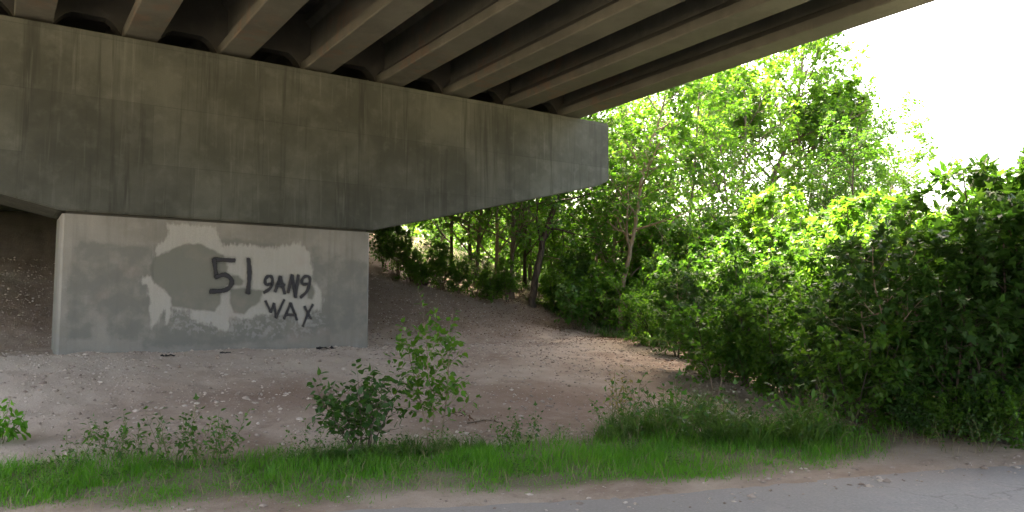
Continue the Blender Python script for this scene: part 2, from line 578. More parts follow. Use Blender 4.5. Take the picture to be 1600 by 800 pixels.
def part(name, me, parent, rootloc=P0):
    """mesh given in world coordinates, parented to a thing that sits at rootloc"""
    o = obj(name, me, parent)
    o.location = tuple(-np.array(rootloc))
    return o


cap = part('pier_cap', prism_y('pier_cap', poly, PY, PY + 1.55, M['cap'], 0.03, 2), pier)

# stem: front face as a fine grid so that the paint patches keep their outlines
sx0, sx1, sz0, sz1, sy0, sy1 = 0.98, 6.80, 0.55, 3.42, PY + 0.05, PY + 1.42
bv = 0.04
sz1 = 3.365
nx, nz = 300, 150
xs = np.linspace(sx0 + bv, sx1 - bv, nx); zs = np.linspace(sz0, sz1, nz)
XX, ZZ = np.meshgrid(xs, zs)
wv = 0.006 * fbm(XX, ZZ, 1.3, 61)
front = np.stack([XX.ravel(), (sy0 + wv * np.minimum(1, np.minimum(XX - xs[0], xs[-1] - XX) * 6)).ravel(), ZZ.ravel()], 1)
ff = grid_faces(nx, nz)
ring = [(sx1 - bv, sy0), (sx1, sy0 + bv), (sx1, sy1 - bv), (sx1 - bv, sy1), (sx0 + bv, sy1), (sx0, sy1 - bv), (sx0, sy0 + bv), (sx0 + bv, sy0)]
nb = len(front)
rv = np.array([(x, y, z) for z in (sz0, sz1) for x, y in ring])
rf = np.array([(nb + i, nb + i + 1, nb + 8 + i + 1, nb + 8 + i) for i in range(7)])
sm = mesh_np('pier_stem', np.concatenate([front, rv]), [ff, rf], M['stem'])


def z2(p):          # crop used to trace the paint: x 200..520, y 330..560, scale 3.478
    return on_y(200 + p[0] / 3.478, 330 + p[1] / 3.478, sy0)[[0, 2]]


def z4(p):          # crop x 0..600, y 300..600, scale 2.667
    return on_y(p[0] / 2.6667, 300 + p[1] / 2.6667, sy0)[[0, 2]]


def sdf(pts, poly_):
    poly_ = np.array(poly_)
    d = np.full(len(pts), 1e9); inside = np.zeros(len(pts), bool)
    n = len(poly_)
    for i in range(n):
        a, b = poly_[i], poly_[(i + 1) % n]
        ab = b - a
        t = np.clip(((pts - a) @ ab) / max(ab @ ab, 1e-9), 0, 1)
        d = np.minimum(d, np.linalg.norm(pts - (a + t[:, None] * ab), axis=1))
        c = (a[1] > pts[:, 1]) != (b[1] > pts[:, 1])
        xi = (b[0] - a[0]) * (pts[:, 1] - a[1]) / (b[1] - a[1] + 1e-12) + a[0]
        inside ^= c & (pts[:, 0] < xi)
    return np.where(inside, -d, d)


co2 = np.concatenate([front, rv])[:, [0, 2]]
lite = [(140, 240), (145, 195), (215, 150), (212, 65), (330, 72), (470, 85), (500, 130), (515, 190), (570, 182), (650, 188), (740, 192), (850, 190), (930, 172), (985, 220), (1000, 330), (1010, 380), (1045, 430), (1055, 480), (1040, 530), (1000, 545), (990, 590), (945, 625), (920, 600), (900, 565), (760, 560), (700, 565), (640, 590), (560, 575), (530, 645), (490, 645), (450, 605), (420, 615), (345, 590), (345, 545), (240, 535), (225, 605), (205, 610), (200, 540), (160, 600), (125, 635), (120, 500), (100, 400), (65, 385), (80, 360), (130, 355), (145, 390)]
drk1 = [(140, 250), (310, 175), (400, 180), (520, 240), (540, 300), (530, 345), (600, 350), (630, 380), (620, 405), (540, 400), (510, 440), (500, 500), (470, 545), (345, 535), (235, 520), (235, 470), (195, 425), (145, 390), (125, 350), (118, 310)]
drk2 = [(555, 425), (620, 415), (735, 430), (715, 495), (660, 530), (630, 560), (575, 555), (555, 500)]
drk3 = [(975, 400), (1005, 400), (1015, 440), (1000, 480), (975, 475)]
grey = [(330, 200), (620, 230), (900, 190), (1310, 230), (1535, 300), (1535, 540), (1480, 575), (1390, 590), (1200, 615), (900, 640), (600, 650), (590, 610), (460, 615), (440, 520), (400, 500), (380, 610), (285, 615), (270, 420)]
scr = [(235, 545), (1060, 540), (1080, 640), (900, 690), (500, 680), (230, 650)]
attr(sm, 'lite', sdf(co2, [z2(p) for p in lite]))
attr(sm, 'drk', np.minimum(np.minimum(sdf(co2, [z2(p) for p in drk1]), sdf(co2, [z2(p) for p in drk2])), sdf(co2, [z2(p) for p in drk3])))
attr(sm, 'grey', sdf(co2, [z4(p) for p in grey]))
attr(sm, 'scr', sdf(co2, [z2(p) for p in scr]))
stem = part('pier_stem', sm, pier)
part('joint_groove', prism_y('joint_groove', [(sx0 + 0.06, 3.30), (sx1 - 0.06, 3.30), (sx1 - 0.06, 3.42), (sx0 + 0.06, 3.42)], sy0 + 0.07, sy1 - 0.06, M['deck']), pier)
part('stem_top', prism_y('stem_top', [(sx0 + 0.045, 3.30), (sx1 - 0.045, 3.30), (sx1 - 0.045, 3.363), (sx0 + 0.045, 3.363)], sy0 + 0.012, sy1 - 0.01, M['cap']), pier)


def spline(pts, n=10):
    pts = np.array(pts, float)
    if len(pts) == 2:
        return np.linspace(pts[0], pts[1], n)
    P = np.vstack([2 * pts[0] - pts[1], pts, 2 * pts[-1] - pts[-2]])
    out = []
    for i in range(1, len(P) - 2):
        for t in np.linspace(0, 1, n, endpoint=False):
            a, b, c, d = P[i - 1], P[i], P[i + 1], P[i + 2]
            out.append(0.5 * ((2 * b) + (-a + c) * t + (2 * a - 5 * b + 4 * c - d) * t * t + (-a + 3 * b - 3 * c + d) * t ** 3))
    out.append(P[-2])
    return np.array(out)


def ribbon_mesh(name, strokes, width, y):
    V, Fc, E, D = [], [], [], []
    layer = 0
    w0 = width
    for wm, dn, s in [(1.9, 0.17, q) for q in strokes] + [(1.0, 0.97, q) for q in strokes]:
        width = w0 * wm
        curved, pts = s[0], s[1:]
        c2 = np.array([z2(p) for p in pts])
        c = spline(c2) if curved else np.vstack([spline(c2[i:i + 2], 8) for i in range(len(c2) - 1)])
        keep = np.concatenate([[True], np.linalg.norm(np.diff(c, axis=0), axis=1) > 1e-5])
        c = c[keep]
        tg = np.gradient(c, axis=0); tg /= np.linalg.norm(tg, axis=1)[:, None] + 1e-9
        # extend the ends for soft caps
        c = np.vstack([c[0] - tg[0] * w0 * 0.55 * wm, c, c[-1] + tg[-1] * w0 * 0.55 * wm])
        tg = np.vstack([tg[0], tg, tg[-1]])
        nrm = np.stack([-tg[:, 1], tg[:, 0]], 1)
        b = len(V)
        yy = y - 0.0008 * layer; layer += 1
        cols = (-1, -0.6, 0, 0.6, 1)
        for i in range(len(c)):
            w = width * (0.92 + 0.10 * math.sin(i * 0.5 + b) + 0.06 * math.sin(i * 1.7 + b))
            for q in cols:
                p = c[i] + nrm[i] * w * q
                V.append((p[0], yy, p[1]))
                end = 1.0 if i in (0, len(c) - 1) else 0.0
                E.append(max(abs(q), end)); D.append(dn)
        for i in range(len(c) - 1):
            for j in range(4):
                Fc.append((b + i * 5 + j, b + i * 5 + j + 1, b + i * 5 + 5 + j + 1, b + i * 5 + 5 + j))
    me = mesh_np(name, np.array(V), np.array(Fc), M['spray'])
    attr(me, 'edge', E); attr(me, 'dense', D)
    return me


GY = sy0 - 0.010
words = [
    ('painted_number', 'black spray-painted number 51', 0.058, [
        (False, (577, 268), (468, 262)), (False, (468, 262), (478, 356)),
        (True, (478, 356), (528, 346), (562, 375), (552, 412), (515, 432), (448, 436)),
        (True, (654, 260), (659, 340), (651, 445))]),
    ('painted_word', 'black spray-painted word 9AN9', 0.041, [
        (True, (776, 396), (750, 398), (744, 375), (757, 355), (777, 356), (784, 380), (772, 418), (738, 442)),
        (False, (798, 436), (826, 356)), (False, (826, 356), (850, 448)), (False, (806, 404), (850, 402)),
        (False, (868, 442), (890, 348)), (False, (890, 348), (908, 466)), (False, (908, 466), (924, 348)),
        (True, (974, 396), (948, 396), (944, 374), (960, 355), (982, 358), (986, 385), (970, 435), (936, 468))]),
    ('painted_word', 'black spray-painted word WAY', 0.033, [
        (False, (746, 488), (774, 548)), (False, (774, 548), (792, 502)), (False, (792, 502), (803, 578)), (False, (803, 578), (847, 482)),
        (False, (846, 584), (882, 500)), (False, (882, 500), (916, 590)), (False, (856, 562), (910, 564)),
        (True, (958, 518), (972, 548), (992, 584)), (True, (1002, 508), (976, 558), (948, 625))]),
]
for nm, lb, w, st in words:
    o = obj(nm, ribbon_mesh(nm, st, w, GY), stem)
    o['label'] = lb

# ------------------------------------------------------------------ superstructure
GB = 6.79                         # underside of the girders
GT = 8.06
SPAN0, SPAN1 = -18.0, 32.6
sup = thing('bridge_superstructure', 'concrete bridge deck on parallel precast girders spanning above the road', 'bridge', (CX, PY + 0.75, 6.72))
S0 = np.array(sup.location)
gprof = [(-0.28, 0), (0.28, 0), (0.30, 0.02), (0.30, 0.19), (0.10, 0.38), (0.10, 0.98), (0.22, 1.10), (0.22, GT - GB), (-0.22, GT - GB), (-0.22, 1.10), (-0.10, 0.98), (-0.10, 0.38), (-0.30, 0.19), (-0.30, 0.02)]
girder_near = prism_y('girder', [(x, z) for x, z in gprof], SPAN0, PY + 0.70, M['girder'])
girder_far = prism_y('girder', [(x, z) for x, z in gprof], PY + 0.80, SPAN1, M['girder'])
centres = [12.55 - 1.732 * i for i in range(11)]
pad = prism_y('bearing_pad', [(-0.21, 0), (0.21, 0), (0.21, GB - 6.72 + 0.002), (-0.21, GB - 6.72 + 0.002)], 0, 0.26, M['rubber'])
for i, cxx in enumerate(centres):
    for me in (girder_near, girder_far):
        o = obj('girder', me, sup)
        o.location = (cxx - S0[0], -S0[1], GB - S0[2])
    for yy in (PY + 0.34, PY + 0.92):
        o = obj('bearing_pad', pad, pier)
        o.location = (cxx - P0[0], yy - P0[1], 6.719 - P0[2])
# arched diaphragm between neighbouring girders over the cap
hw = 1.732 / 2
arch = []
for k in range(13):
    a = -1 + 2 * k / 12
    arch.append((a * (hw - 0.29), GB + 0.36 - 0.30 * max(0, abs(a) - 0.45) ** 1.6 / 0.38))
dp = arch + [(hw - 0.29, GB + 0.2), (hw - 0.09, GB + 0.42), (hw - 0.09, GT - 0.001), (-hw + 0.09, GT - 0.001), (-hw + 0.09, GB + 0.42), (-hw + 0.29, GB + 0.2)]
# keep the outline simple: drop duplicate end heights
dia = prism_y('diaphragm', dp, PY + 0.42, PY + 0.69, M['deck'])
mid_d = prism_y('diaphragm', [(-hw + 0.09, GB + 0.5), (hw - 0.09, GB + 0.5), (hw - 0.09, GT - 0.001), (-hw + 0.09, GT - 0.001)], 2.0, 2.25, M['deck'])
for i in range(10):
    c = (centres[i] + centres[i + 1]) / 2
    for me in (dia, mid_d):
        o = obj('diaphragm', me, sup)
        o.location = (c - S0[0], -S0[1], -S0[2])
DX = 9.55
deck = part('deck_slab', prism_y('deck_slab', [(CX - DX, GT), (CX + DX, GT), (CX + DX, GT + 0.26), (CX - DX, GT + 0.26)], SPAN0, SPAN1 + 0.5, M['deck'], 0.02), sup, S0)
for s in (-1, 1):
    x0, x1, x2 = CX + s * (DX - 0.02), CX + s * (DX - 0.42), CX + s * (DX - 0.22)
    pp = [(x0, GT + 0.262), (x1, GT + 0.262), (x2, GT + 1.1), (x0, GT + 1.1)]
    part('parapet', prism_y('parapet', pp, SPAN0, SPAN1, M['deck']), sup, S0)

abut = thing('bridge_abutment', 'concrete abutment wall carrying the bridge above the dark dirt slope', 'abutment', (CX, 33.2, 4.6))
A0 = np.array(abut.location)
part('abutment_wall', prism_y('abutment_wall', [(CX - 11, 3.6), (CX + 11, 3.6), (CX + 11, GB - 0.01), (CX - 11, GB - 0.01)], 31.9, 33.4, M['deck'], 0.03), abut, A0)
part('backwall', prism_y('backwall', [(CX - 9.4, GB - 0.01), (CX + 9.4, GB - 0.01), (CX + 9.4, GT - 0.01), (CX - 9.4, GT - 0.01)], 32.75, 33.35, M['deck']), abut, A0)

# ------------------------------------------------------------------ plants: generator
LEAF3 = (np.array([(0, 0, 0), (-0.42, 0.30, 0.05), (-0.17, 0.50, 0.02), (0, 1.0, -0.10), (0.17, 0.50, 0.02), (0.42, 0.30, 0.05), (0, 0.45, -0.02)]),
         np.array([(0, 6, 1), (1, 6, 2), (2, 6, 3), (3, 6, 4), (4, 6, 5), (5, 6, 0)]))
LEAF5 = (np.array([(0, 0, 0), (-0.34, -0.02, 0.02), (-0.22, 0.20, 0.03), (-0.55, 0.48, 0.03), (-0.19, 0.50, 0.03), (0, 1.0, -0.12), (0.19, 0.50, 0.03), (0.55, 0.48, 0.03), (0.22, 0.20, 0.03), (0.34, -0.02, 0.02), (0, 0.35, -0.03)]),
         np.array([(0, 10, 1), (1, 10, 2), (2, 10, 3), (3, 10, 4), (4, 10, 5), (5, 10, 6), (6, 10, 7), (7, 10, 8), (8, 10, 9), (9, 10, 0)]))
LEAFB = (np.array([(0, 0, 0), (-0.30, 0.22, 0.05), (-0.30, 0.52, 0.04), (-0.10, 0.78, 0.0), (0, 1.0, -0.10), (0.12, 0.74, 0.0), (0.27, 0.48, 0.04), (0.31, 0.24, 0.05), (0, 0.5, -0.03)]),
         np.array([(0, 8, 1), (1, 8, 2), (2, 8, 3), (3, 8, 4), (4, 8, 5), (5, 8, 6), (6, 8, 7), (7, 8, 0)]))
LEAFO = (np.array([(0, 0, 0), (-0.20, 0.28, 0.04), (-0.17, 0.62, 0.03), (0, 1.0, -0.10), (0.17, 0.62, 0.03), (0.20, 0.28, 0.04), (0, 0.5, -0.03)]),
         np.array([(0, 6, 1), (1, 6, 2), (2, 6, 3), (3, 6, 4), (4, 6, 5), (5, 6, 0)]))


def nrmz(v):
    return v / (np.linalg.norm(v, axis=-1, keepdims=True) + 1e-9)


class Plant:
    def __init__(self, seed):
        self.r = np.random.default_rng(seed)
        self.V, self.Q, self.nv = [], [], 0
        self.lp, self.ld, self.ls = [], [], []

    def tube(self, pts, rad, sides):
        pts = np.asarray(pts); rad = np.asarray(rad)
        tg = nrmz(np.gradient(pts, axis=0))
        ref = np.array([0.31, 0.17, 0.93]) if abs(tg[0][2]) < 0.9 else np.array([1.0, 0.2, 0.1])
        a = nrmz(np.cross(tg, ref)); b = np.cross(tg, a)
        th = np.linspace(0, 2 * np.pi, sides, endpoint=False)
        ringv = pts[:, None] + rad[:, None, None] * (np.cos(th)[None, :, None] * a[:, None] + np.sin(th)[None, :, None] * b[:, None])
        n = len(pts)
        self.V.append(ringv.reshape(-1, 3))
        i = np.arange(n - 1)[:, None] * sides + np.arange(sides)[None]
        j = np.arange(n - 1)[:, None] * sides + (np.arange(sides)[None] + 1) % sides
        self.Q.append(np.stack([i, j, j + sides, i + sides], -1).reshape(-1, 4) + self.nv)
        self.nv += n * sides

    def grow(self, p, d, L, rad, lev, P):
        r = self.r
        n = P['seg'][lev]
        pts = [p]; d = nrmz(np.array(d, float))
        for i in range(n):
            d = nrmz(d + r.normal(0, P['wob'][lev], 3) + np.array([0, 0, P['up'][lev]]))
            p = p + d * L / n
            pts.append(p)
        pts = np.array(pts)
        rr = np.linspace(rad, rad * P['taper'][lev], n + 1)
        if lev == 0:
            rr[0] *= 1.35
        self.tube(pts, rr, P['sides'][lev])
        self.spread(pts, rr, L, lev, P)

    def spread(self, pts, rr, L, lev, P, az0=None):
        r = self.r
        n = len(pts) - 1
        def at(t):
            x = t * n; i = min(int(x), n - 1); f = x - i
            return pts[i] * (1 - f) + pts[i + 1] * f, nrmz(pts[i + 1] - pts[i]), rr[i] * (1 - f) + rr[i + 1] * f
        if lev == P['max']:
            k = P['leaves']
            for t in np.linspace(0.12, 1.0, k):
                q, d, _ = at(t)
                side = nrmz(np.cross(d, r.normal(0, 1, 3)))
                ax = nrmz(d * 0.45 + side * 0.8 + np.array([0, 0, P.get('droop', -0.25)]) + r.normal(0, 0.25, 3))
                self.lp.append(q + ax * P['leaf'] * 0.25); self.ld.append(ax)
                self.ls.append(P['leaf'] * r.uniform(0.6, 1.2))
            return
        nc = P['nch'][lev]
        az = r.uniform(0, 6.28)
        for k in range(nc):
            t = P['t0'][lev] + (1 - P['t0'][lev]) * (k + r.uniform(0.1, 0.9)) / nc
            q, d, rq = at(min(t, 0.999))
            az += 2.4 + r.normal(0, 0.35)
            ref = nrmz(np.cross(d, np.array([0.13, 0.21, 1.0]) if abs(d[2]) < 0.95 else np.array([1.0, 0, 0])))
            side = ref * math.cos(az) + np.cross(d, ref) * math.sin(az)
            ang = math.radians(P['ang'][lev]) * r.uniform(0.75, 1.25)
            cd = d * math.cos(ang) + side * math.sin(ang)
            shape = P['shape'](t) if lev == 0 and 'shape' in P else (1.1 - 0.5 * t)
            cl = L * P['ratio'][lev] * shape * r.uniform(0.75, 1.25)
            self.grow(q, cd, cl, max(min(rq * 0.75, P['rad'][lev + 1]), 0.0025), lev + 1, P)
        # leader tip carries leaves too
        if lev >= P['max'] - 1:
            q, d, rq = at(0.999)
            self.grow(q, d, L * 0.25, max(rq, 0.0025), P['max'], P)

    def leafmesh(self, name, tmpl, mat, flat=0.9):
        r = self.r
        lp, ld, ls = np.array(self.lp), np.array(self.ld), np.array(self.ls)
        n = len(lp)
        up = nrmz(np.array([0, 0, 1.0]) + r.normal(0, 1 - flat + 0.35, (n, 3)))
        x = nrmz(np.cross(ld, up)); z = np.cross(x, ld)
        T, Fc = tmpl
        V = lp[:, None] + ls[:, None, None] * (T[None, :, 0, None] * x[:, None] + T[None, :, 1, None] * ld[:, None] + T[None, :, 2, None] * z[:, None])
        F2 = Fc[None] + (np.arange(n) * len(T))[:, None, None]
        return mesh_np(name, V.reshape(-1, 3), F2.reshape(-1, 3), mat)

    def woodmesh(self, name, mat):
        return mesh_np(name, np.concatenate(self.V), np.concatenate(self.Q), mat, True)


def add_tree(name, label, cat, meshes, u, v, rz=0.0, s=1.0, group=None, names=('trunk', 'crown'), sink=0.04, sz=None):
    t = thing(name, label, cat, (u, v, float(G(u, v)) - sink), rz, group)
    t.scale = (s, s, sz or s)
    for nm, me in zip(names, meshes):
        obj(nm, me, t)
    return t


# --- thicket saplings (shared meshes)
def sapling(seed, H, stems, leafmat, barkmat, leaf=0.105, tmpl=LEAF5, lean=0.22, nch=11, twigs=6, leaves=9, t0=0.08):
    p = Plant(seed)
    P = dict(seg=[9, 5, 3], wob=[0.07, 0.13, 0.16], up=[0.06, 0.05, -0.02], taper=[0.25, 0.35, 0.5], sides=[6, 4, 3],
             nch=[nch, twigs], t0=[t0, 0.2], ang=[58, 48], ratio=[0.34, 0.42], rad=[0.03, 0.013, 0.005], max=2,
             leaves=leaves, leaf=leaf, shape=lambda t: 1.25 - 0.85 * t)
    for k in range(stems):
        a = k * 6.283 / stems + p.r.uniform(-0.4, 0.4)
        d = np.array([math.cos(a) * lean, math.sin(a) * lean, 1.0])
        b = np.array([math.cos(a), math.sin(a), 0]) * 0.08 * (stems > 1)
        p.grow(b, d, H * p.r.uniform(0.78, 1.0), 0.012 + 0.006 * H, 0, P)
    return p.woodmesh('trunk', barkmat), p.leafmesh('crown', tmpl, leafmat)


SAP = [sapling(101, 4.0, 4, M['leaf'], M['bark'], 0.18),
       sapling(102, 4.0, 4, M['leaf'], M['bark'], 0.20, LEAF5, 0.16),
       sapling(103, 4.0, 5, M['leaf_dark'], M['bark_dark'], 0.17, LEAF5, 0.25),
       sapling(104, 4.0, 4, M['leaf_lime'], M['bark'], 0.18, LEAF5, 0.2),
       sapling(105, 4.0, 3, M['leaf_dark'], M['bark_pale'], 0.19, LEAF5, 0.14, 12, 6, 9, 0.22)]
SAP.append(sapling(106, 4.0, 9, M['leaf_lime'], M['bark_dark'], 0.24, LEAFB, 0.65, 9, 6, 7, 0.02))
SAP.append(sapling(107, 4.0, 4, M['leaf'], M['bark'], 0.20, LEAFO, 0.2, 13, 7, 11, 0.05))
SAP.append(sapling(108, 4.0, 4, M['leaf_lime'], M['bark'], 0.16, LEAFB, 0.26, 10, 6, 8, 0.05))
KIND = ['mid green', 'large-leaved green', 'dark green', 'yellow-green', 'dark green pale-stemmed', 'low spreading green', 'narrow-leaved green', 'oval-leaved light green']
rr = random.Random(7)
# (pixel column, depth, top pixel row, kind)
thicket = [(1395, 10.6, 360, 4), (1470, 10.2, 390, 6), (1545, 9.9, 310, 2), (1620, 10.0, 275, 1), (1690, 9.6, 260, 1),
           (1330, 12.2, 365, 7), (1430, 12.4, 372, 3), (1500, 12.2, 262, 0), (1590, 12.0, 255, 6), (1670, 11.8, 270, 0), (1375, 12.0, 420, 2),
           (1235, 14.4, 395, 0), (1310, 14.6, 345, 6), (1385, 14.8, 340, 7), (1450, 14.6, 350, 3), (1530, 14.4, 300, 1), (1610, 14.2, 285, 0),
           (1130, 16.6, 385, 6), (1195, 16.8, 340, 0), (1265, 17.2, 360, 7), (1340, 17.2, 300, 3), (1420, 17.0, 335, 3), (1500, 17.0, 325, 6), (1590, 17.0, 300, 1),
           (1070, 19.2, 385, 0), (1135, 19.8, 340, 1), (1205, 20.0, 310, 3), (1285, 20.2, 330, 6), (1370, 20.4, 315, 1), (1460, 20.2, 330, 3), (1560, 20.4, 310, 0),
           (1045, 22.2, 380, 7), (1115, 23.2, 345, 3), (1190, 23.6, 330, 0), (1275, 24.0, 335, 3)]
for px, Z, top, kd in thicket:
    u, v = at_depth(px, Z)
    H = CAM_H + (490 - top) / FPX * Z - float(G(u, v))
    place = 'at the road edge of the thicket' if Z < 11 else 'in the front of the roadside thicket' if Z < 13.5 else 'in the middle of the roadside thicket' if Z < 18 else 'at the back of the roadside thicket'
    add_tree('sapling', KIND[kd] + ' broad-leaved sapling ' + place, 'sapling', SAP[kd], u, v, rr.uniform(0, 6.28), H / 4.0 * rr.uniform(0.95, 1.08), KIND[kd] + ' saplings ' + place)

# --- bushes along the edge of the slope seen under the cap
# (pixel of the foot, top pixel row, kind)
bushes = [(600, 416, 340, 2), (622, 430, 350, 6), (643, 440, 360, 7), (664, 446, 388, 5), (690, 453, 375, 3), (716, 459, 402, 0), (742, 464, 385, 7), (768, 469, 415, 5), (793, 472, 405, 3),
          (868, 482, 420, 5), (898, 494, 392, 2), (925, 502, 405, 5), (985, 515, 430, 5), (1005, 528, 420, 7), (1030, 542, 440, 5), (1058, 558, 415, 6), (1085, 578, 425, 4), (1115, 590, 450, 5), (1165, 604, 440, 6), (1205, 614, 470, 5), (1230, 622, 430, 7), (1290, 644, 450, 2), (1340, 660, 480, 5), (1425, 676, 590, 2), (1475, 684, 600, 5), (1525, 690, 590, 2), (1575, 694, 585, 5), (1620, 696, 580, 2)]
for px, py, top, kd in bushes:
    q = hit(px, py)
    Z = float(q[0] * math.sin(HEAD) + q[1] * math.cos(HEAD))
    H = (py - top) / FPX * Z
    place = 'at the wooded edge of the dirt slope behind the pier' if px < 1000 else 'at the gravel edge of the thicket' if px < 1380 else 'at the foot of the thicket by the road'
    add_tree('bush', KIND[kd] + ' leafy bush ' + place, 'bush', SAP[kd], float(q[0]), float(q[1]), rr.uniform(0, 6.28), H / 4.0 * rr.uniform(0.95, 1.08), KIND[kd] + ' bushes ' + place)
back = [(640, 34, 320, 3), (700, 35, 310, 3), (760, 34, 310, 3), (830, 33, 330, 3), (890, 31, 330, 0), (950, 30, 320, 3), (1010, 30, 320, 3), (680, 31, 340, 0), (740, 31, 330, 3), (810, 30, 335, 0), (870, 28, 340, 3), (930, 27.5, 350, 0), (985, 26, 350, 3), (1040, 26, 345, 0)]
for px, Z, top, kd in back:
    u, v = at_depth(px, Z)
    H = max(1.4, CAM_H + (490 - top) / FPX * Z - float(G(u, v)))
    add_tree('bush', KIND[kd] + ' bush in the sunny wood behind the slope edge', 'bush', SAP[kd], u, v, rr.uniform(0, 6.28), H / 4.0 * rr.uniform(0.95, 1.08), KIND[kd] + ' bushes in the sunny wood')


# --- larger trees with a trunk of their own
def trunk_tree(seed, path, r0, r1, P, leafmat, barkmat, tmpl, extra=()):
    """path: points relative to the base"""
    p = Plant(seed)
    pts = spline(path, 6)
    pts = pts + np.concatenate([[[0, 0, 0]], p.r.normal(0, 0.015, (len(pts) - 1, 3))])
    rr_ = np.linspace(r0, r1, len(pts)); rr_[0] *= 1.4
    L = np.linalg.norm(np.diff(pts, axis=0), axis=1).sum()
    p.tube(pts, rr_, 8)
    p.spread(pts, rr_, L, 0, P)
    for e in extra:
        ep = spline(e[0], 5)
        er = np.linspace(e[1], e[1] * 0.25, len(ep))
        p.tube(ep, er, 6)
        p.spread(ep, er, np.linalg.norm(np.diff(ep, axis=0), axis=1).sum() * e[2], 0, P)
    return p.woodmesh('trunk', barkmat), p.leafmesh('crown', tmpl, leafmat)


def treeP(nch, twigs, leaves, leaf, t0=0.3, ratio=0.3, ang=55, shape=None, up=0.04):
    return dict(seg=[9, 6, 4, 3], wob=[0.05, 0.13, 0.16, 0.18], up=[0.05, up, 0.0, -0.03], taper=[0.2, 0.3, 0.4, 0.5], sides=[8, 5, 3, 3],
                nch=[nch, twigs, 4], t0=[t0, 0.2, 0.2], ang=[ang, 48, 45], ratio=[ratio, 0.45, 0.5], rad=[0.1, 0.04, 0.015, 0.006], max=3,
                leaves=leaves, leaf=leaf, shape=shape or (lambda t: 1.3 - 0.8 * t))


def rel(px0, Z0, pix, dz=0.0):
    """points of a trunk given as pixels at depth Z0, relative to its base on the ground"""
    u, v = at_depth(px0, Z0)
    z = float(G(u, v))
    out = []
    for (x, y) in pix:
        uu, vv = at_depth(x, Z0)
        out.append((uu - u, vv - v, CAM_H + (490 - y) / FPX * Z0 - z))
    out[0] = (0, 0, 0)
    return u, v, out


u, v, pth = rel(830, 24.5, [(828, 476), (836, 440), (848, 380), (872, 300), (893, 220), (905, 140), (912, 70)])
add_tree('leaning_tree', 'dark-trunked tree leaning over at the top of the dirt slope', 'tree',
         trunk_tree(201, pth, 0.13, 0.03, treeP(20, 7, 7, 0.15, 0.30, 0.27), M['leaf'], M['bark_dark'], LEAF3), u, v)
u, v, pth = rel(967, 23.6, [(967, 506), (972, 450), (984, 400), (998, 320), (1012, 240), (1040, 160), (1052, 90)])
add_tree('slender_tree', 'slender pale-barked tree with bright green crown beside the pier cap end', 'tree',
         trunk_tree(202, pth, 0.085, 0.02, treeP(26, 8, 8, 0.15, 0.34, 0.24), M['leaf_lime'], M['bark_pale'], LEAF3), u, v)
u, v, pth = rel(1190, 30, [(1190, 470), (1196, 380), (1212, 280), (1232, 230), (1252, 160), (1262, 100), (1268, 60)])
b = pth
ex = [([pth[2], tuple(np.array(pth[2]) + (1.1, -1.0, 1.2)), tuple(np.array(pth[2]) + (2.4, -1.6, 3.2))], 0.07, 1.6),
      ([pth[2], tuple(np.array(pth[2]) + (-0.9, 0.8, 1.6)), tuple(np.array(pth[2]) + (-1.7, 1.2, 3.8))], 0.06, 1.6)]
add_tree('tall_tree', 'tall forked tree with sparse sunlit crown rising behind the thicket', 'tree',
         trunk_tree(203, pth, 0.14, 0.03, treeP(25, 8, 8, 0.20, 0.30, 0.28), M['leaf_lime'], M['bark'], LEAF3, ex), u, v)


# slim trees behind the slope edge, sharing meshes
def slim(seed, H, leafmat, barkmat, nch=14, leaf=0.14, t0=0.3, ratio=0.27):
    p = Plant(seed)
    P = treeP(nch + 5, 7, 8, leaf * 1.1, t0, ratio)
    p.grow(np.zeros(3), np.array([0.06, 0.03, 1.0]), H, 0.075, 0, P)
    return p.woodmesh('trunk', barkmat), p.leafmesh('crown', LEAF3, leafmat)


SLIM = [slim(301, 9, M['leaf_lime'], M['bark'], 17, 0.14, 0.1), slim(302, 9, M['leaf'], M['bark_dark'], 17, 0.14, 0.12), slim(303, 9, M['leaf_lime'], M['bark_pale'], 15, 0.15, 0.08, 0.3)]
SLK = ['lime-crowned grey-barked', 'green-crowned dark-barked', 'lime-crowned pale-barked']
slims = [(1310, 29, 9.8, 0), (1375, 31, 8.9, 2), (1180, 27.5, 10.0, 0), (1255, 33, 10.0, 2), (1345, 26, 7.4, 1), (742, 26, 8.0, 0), (775, 26.5, 8.5, 2), (705, 27.5, 8.0, 1), (800, 25.2, 8.5, 0), (735, 29.5, 7.5, 1), (820, 27.5, 8.0, 1), (828, 30, 8.0, 0), (935, 26, 7.0, 2), (950, 27, 8.5, 0), (960, 25.5, 7.5, 2), (1075, 26, 9.5, 0), (1120, 29, 10.0, 2),  # some of those near the slope edge are added to shade the dirt
         (690, 33, 8, 0), (780, 34, 8, 2), (880, 33, 9, 0), (1000, 31, 10, 2), (1150, 24, 6.8, 0), (1050, 36, 11, 1), (1320, 27, 6.5, 2), (1400, 25, 5.4, 0), (1490, 24, 4.8, 2), (1340, 34, 8.2, 0)]
for px, Z, H, kd in slims:
    u, v = at_depth(px, Z)
    place = 'in the wood behind the slope edge' if px < 1040 else 'in the wood behind the thicket'
    add_tree('slim_tree', 'slim ' + SLK[kd] + ' tree ' + place, 'tree', SLIM[kd], u, v, rr.uniform(0, 6.28), H / 9.0, SLK[kd] + ' slim trees ' + place)

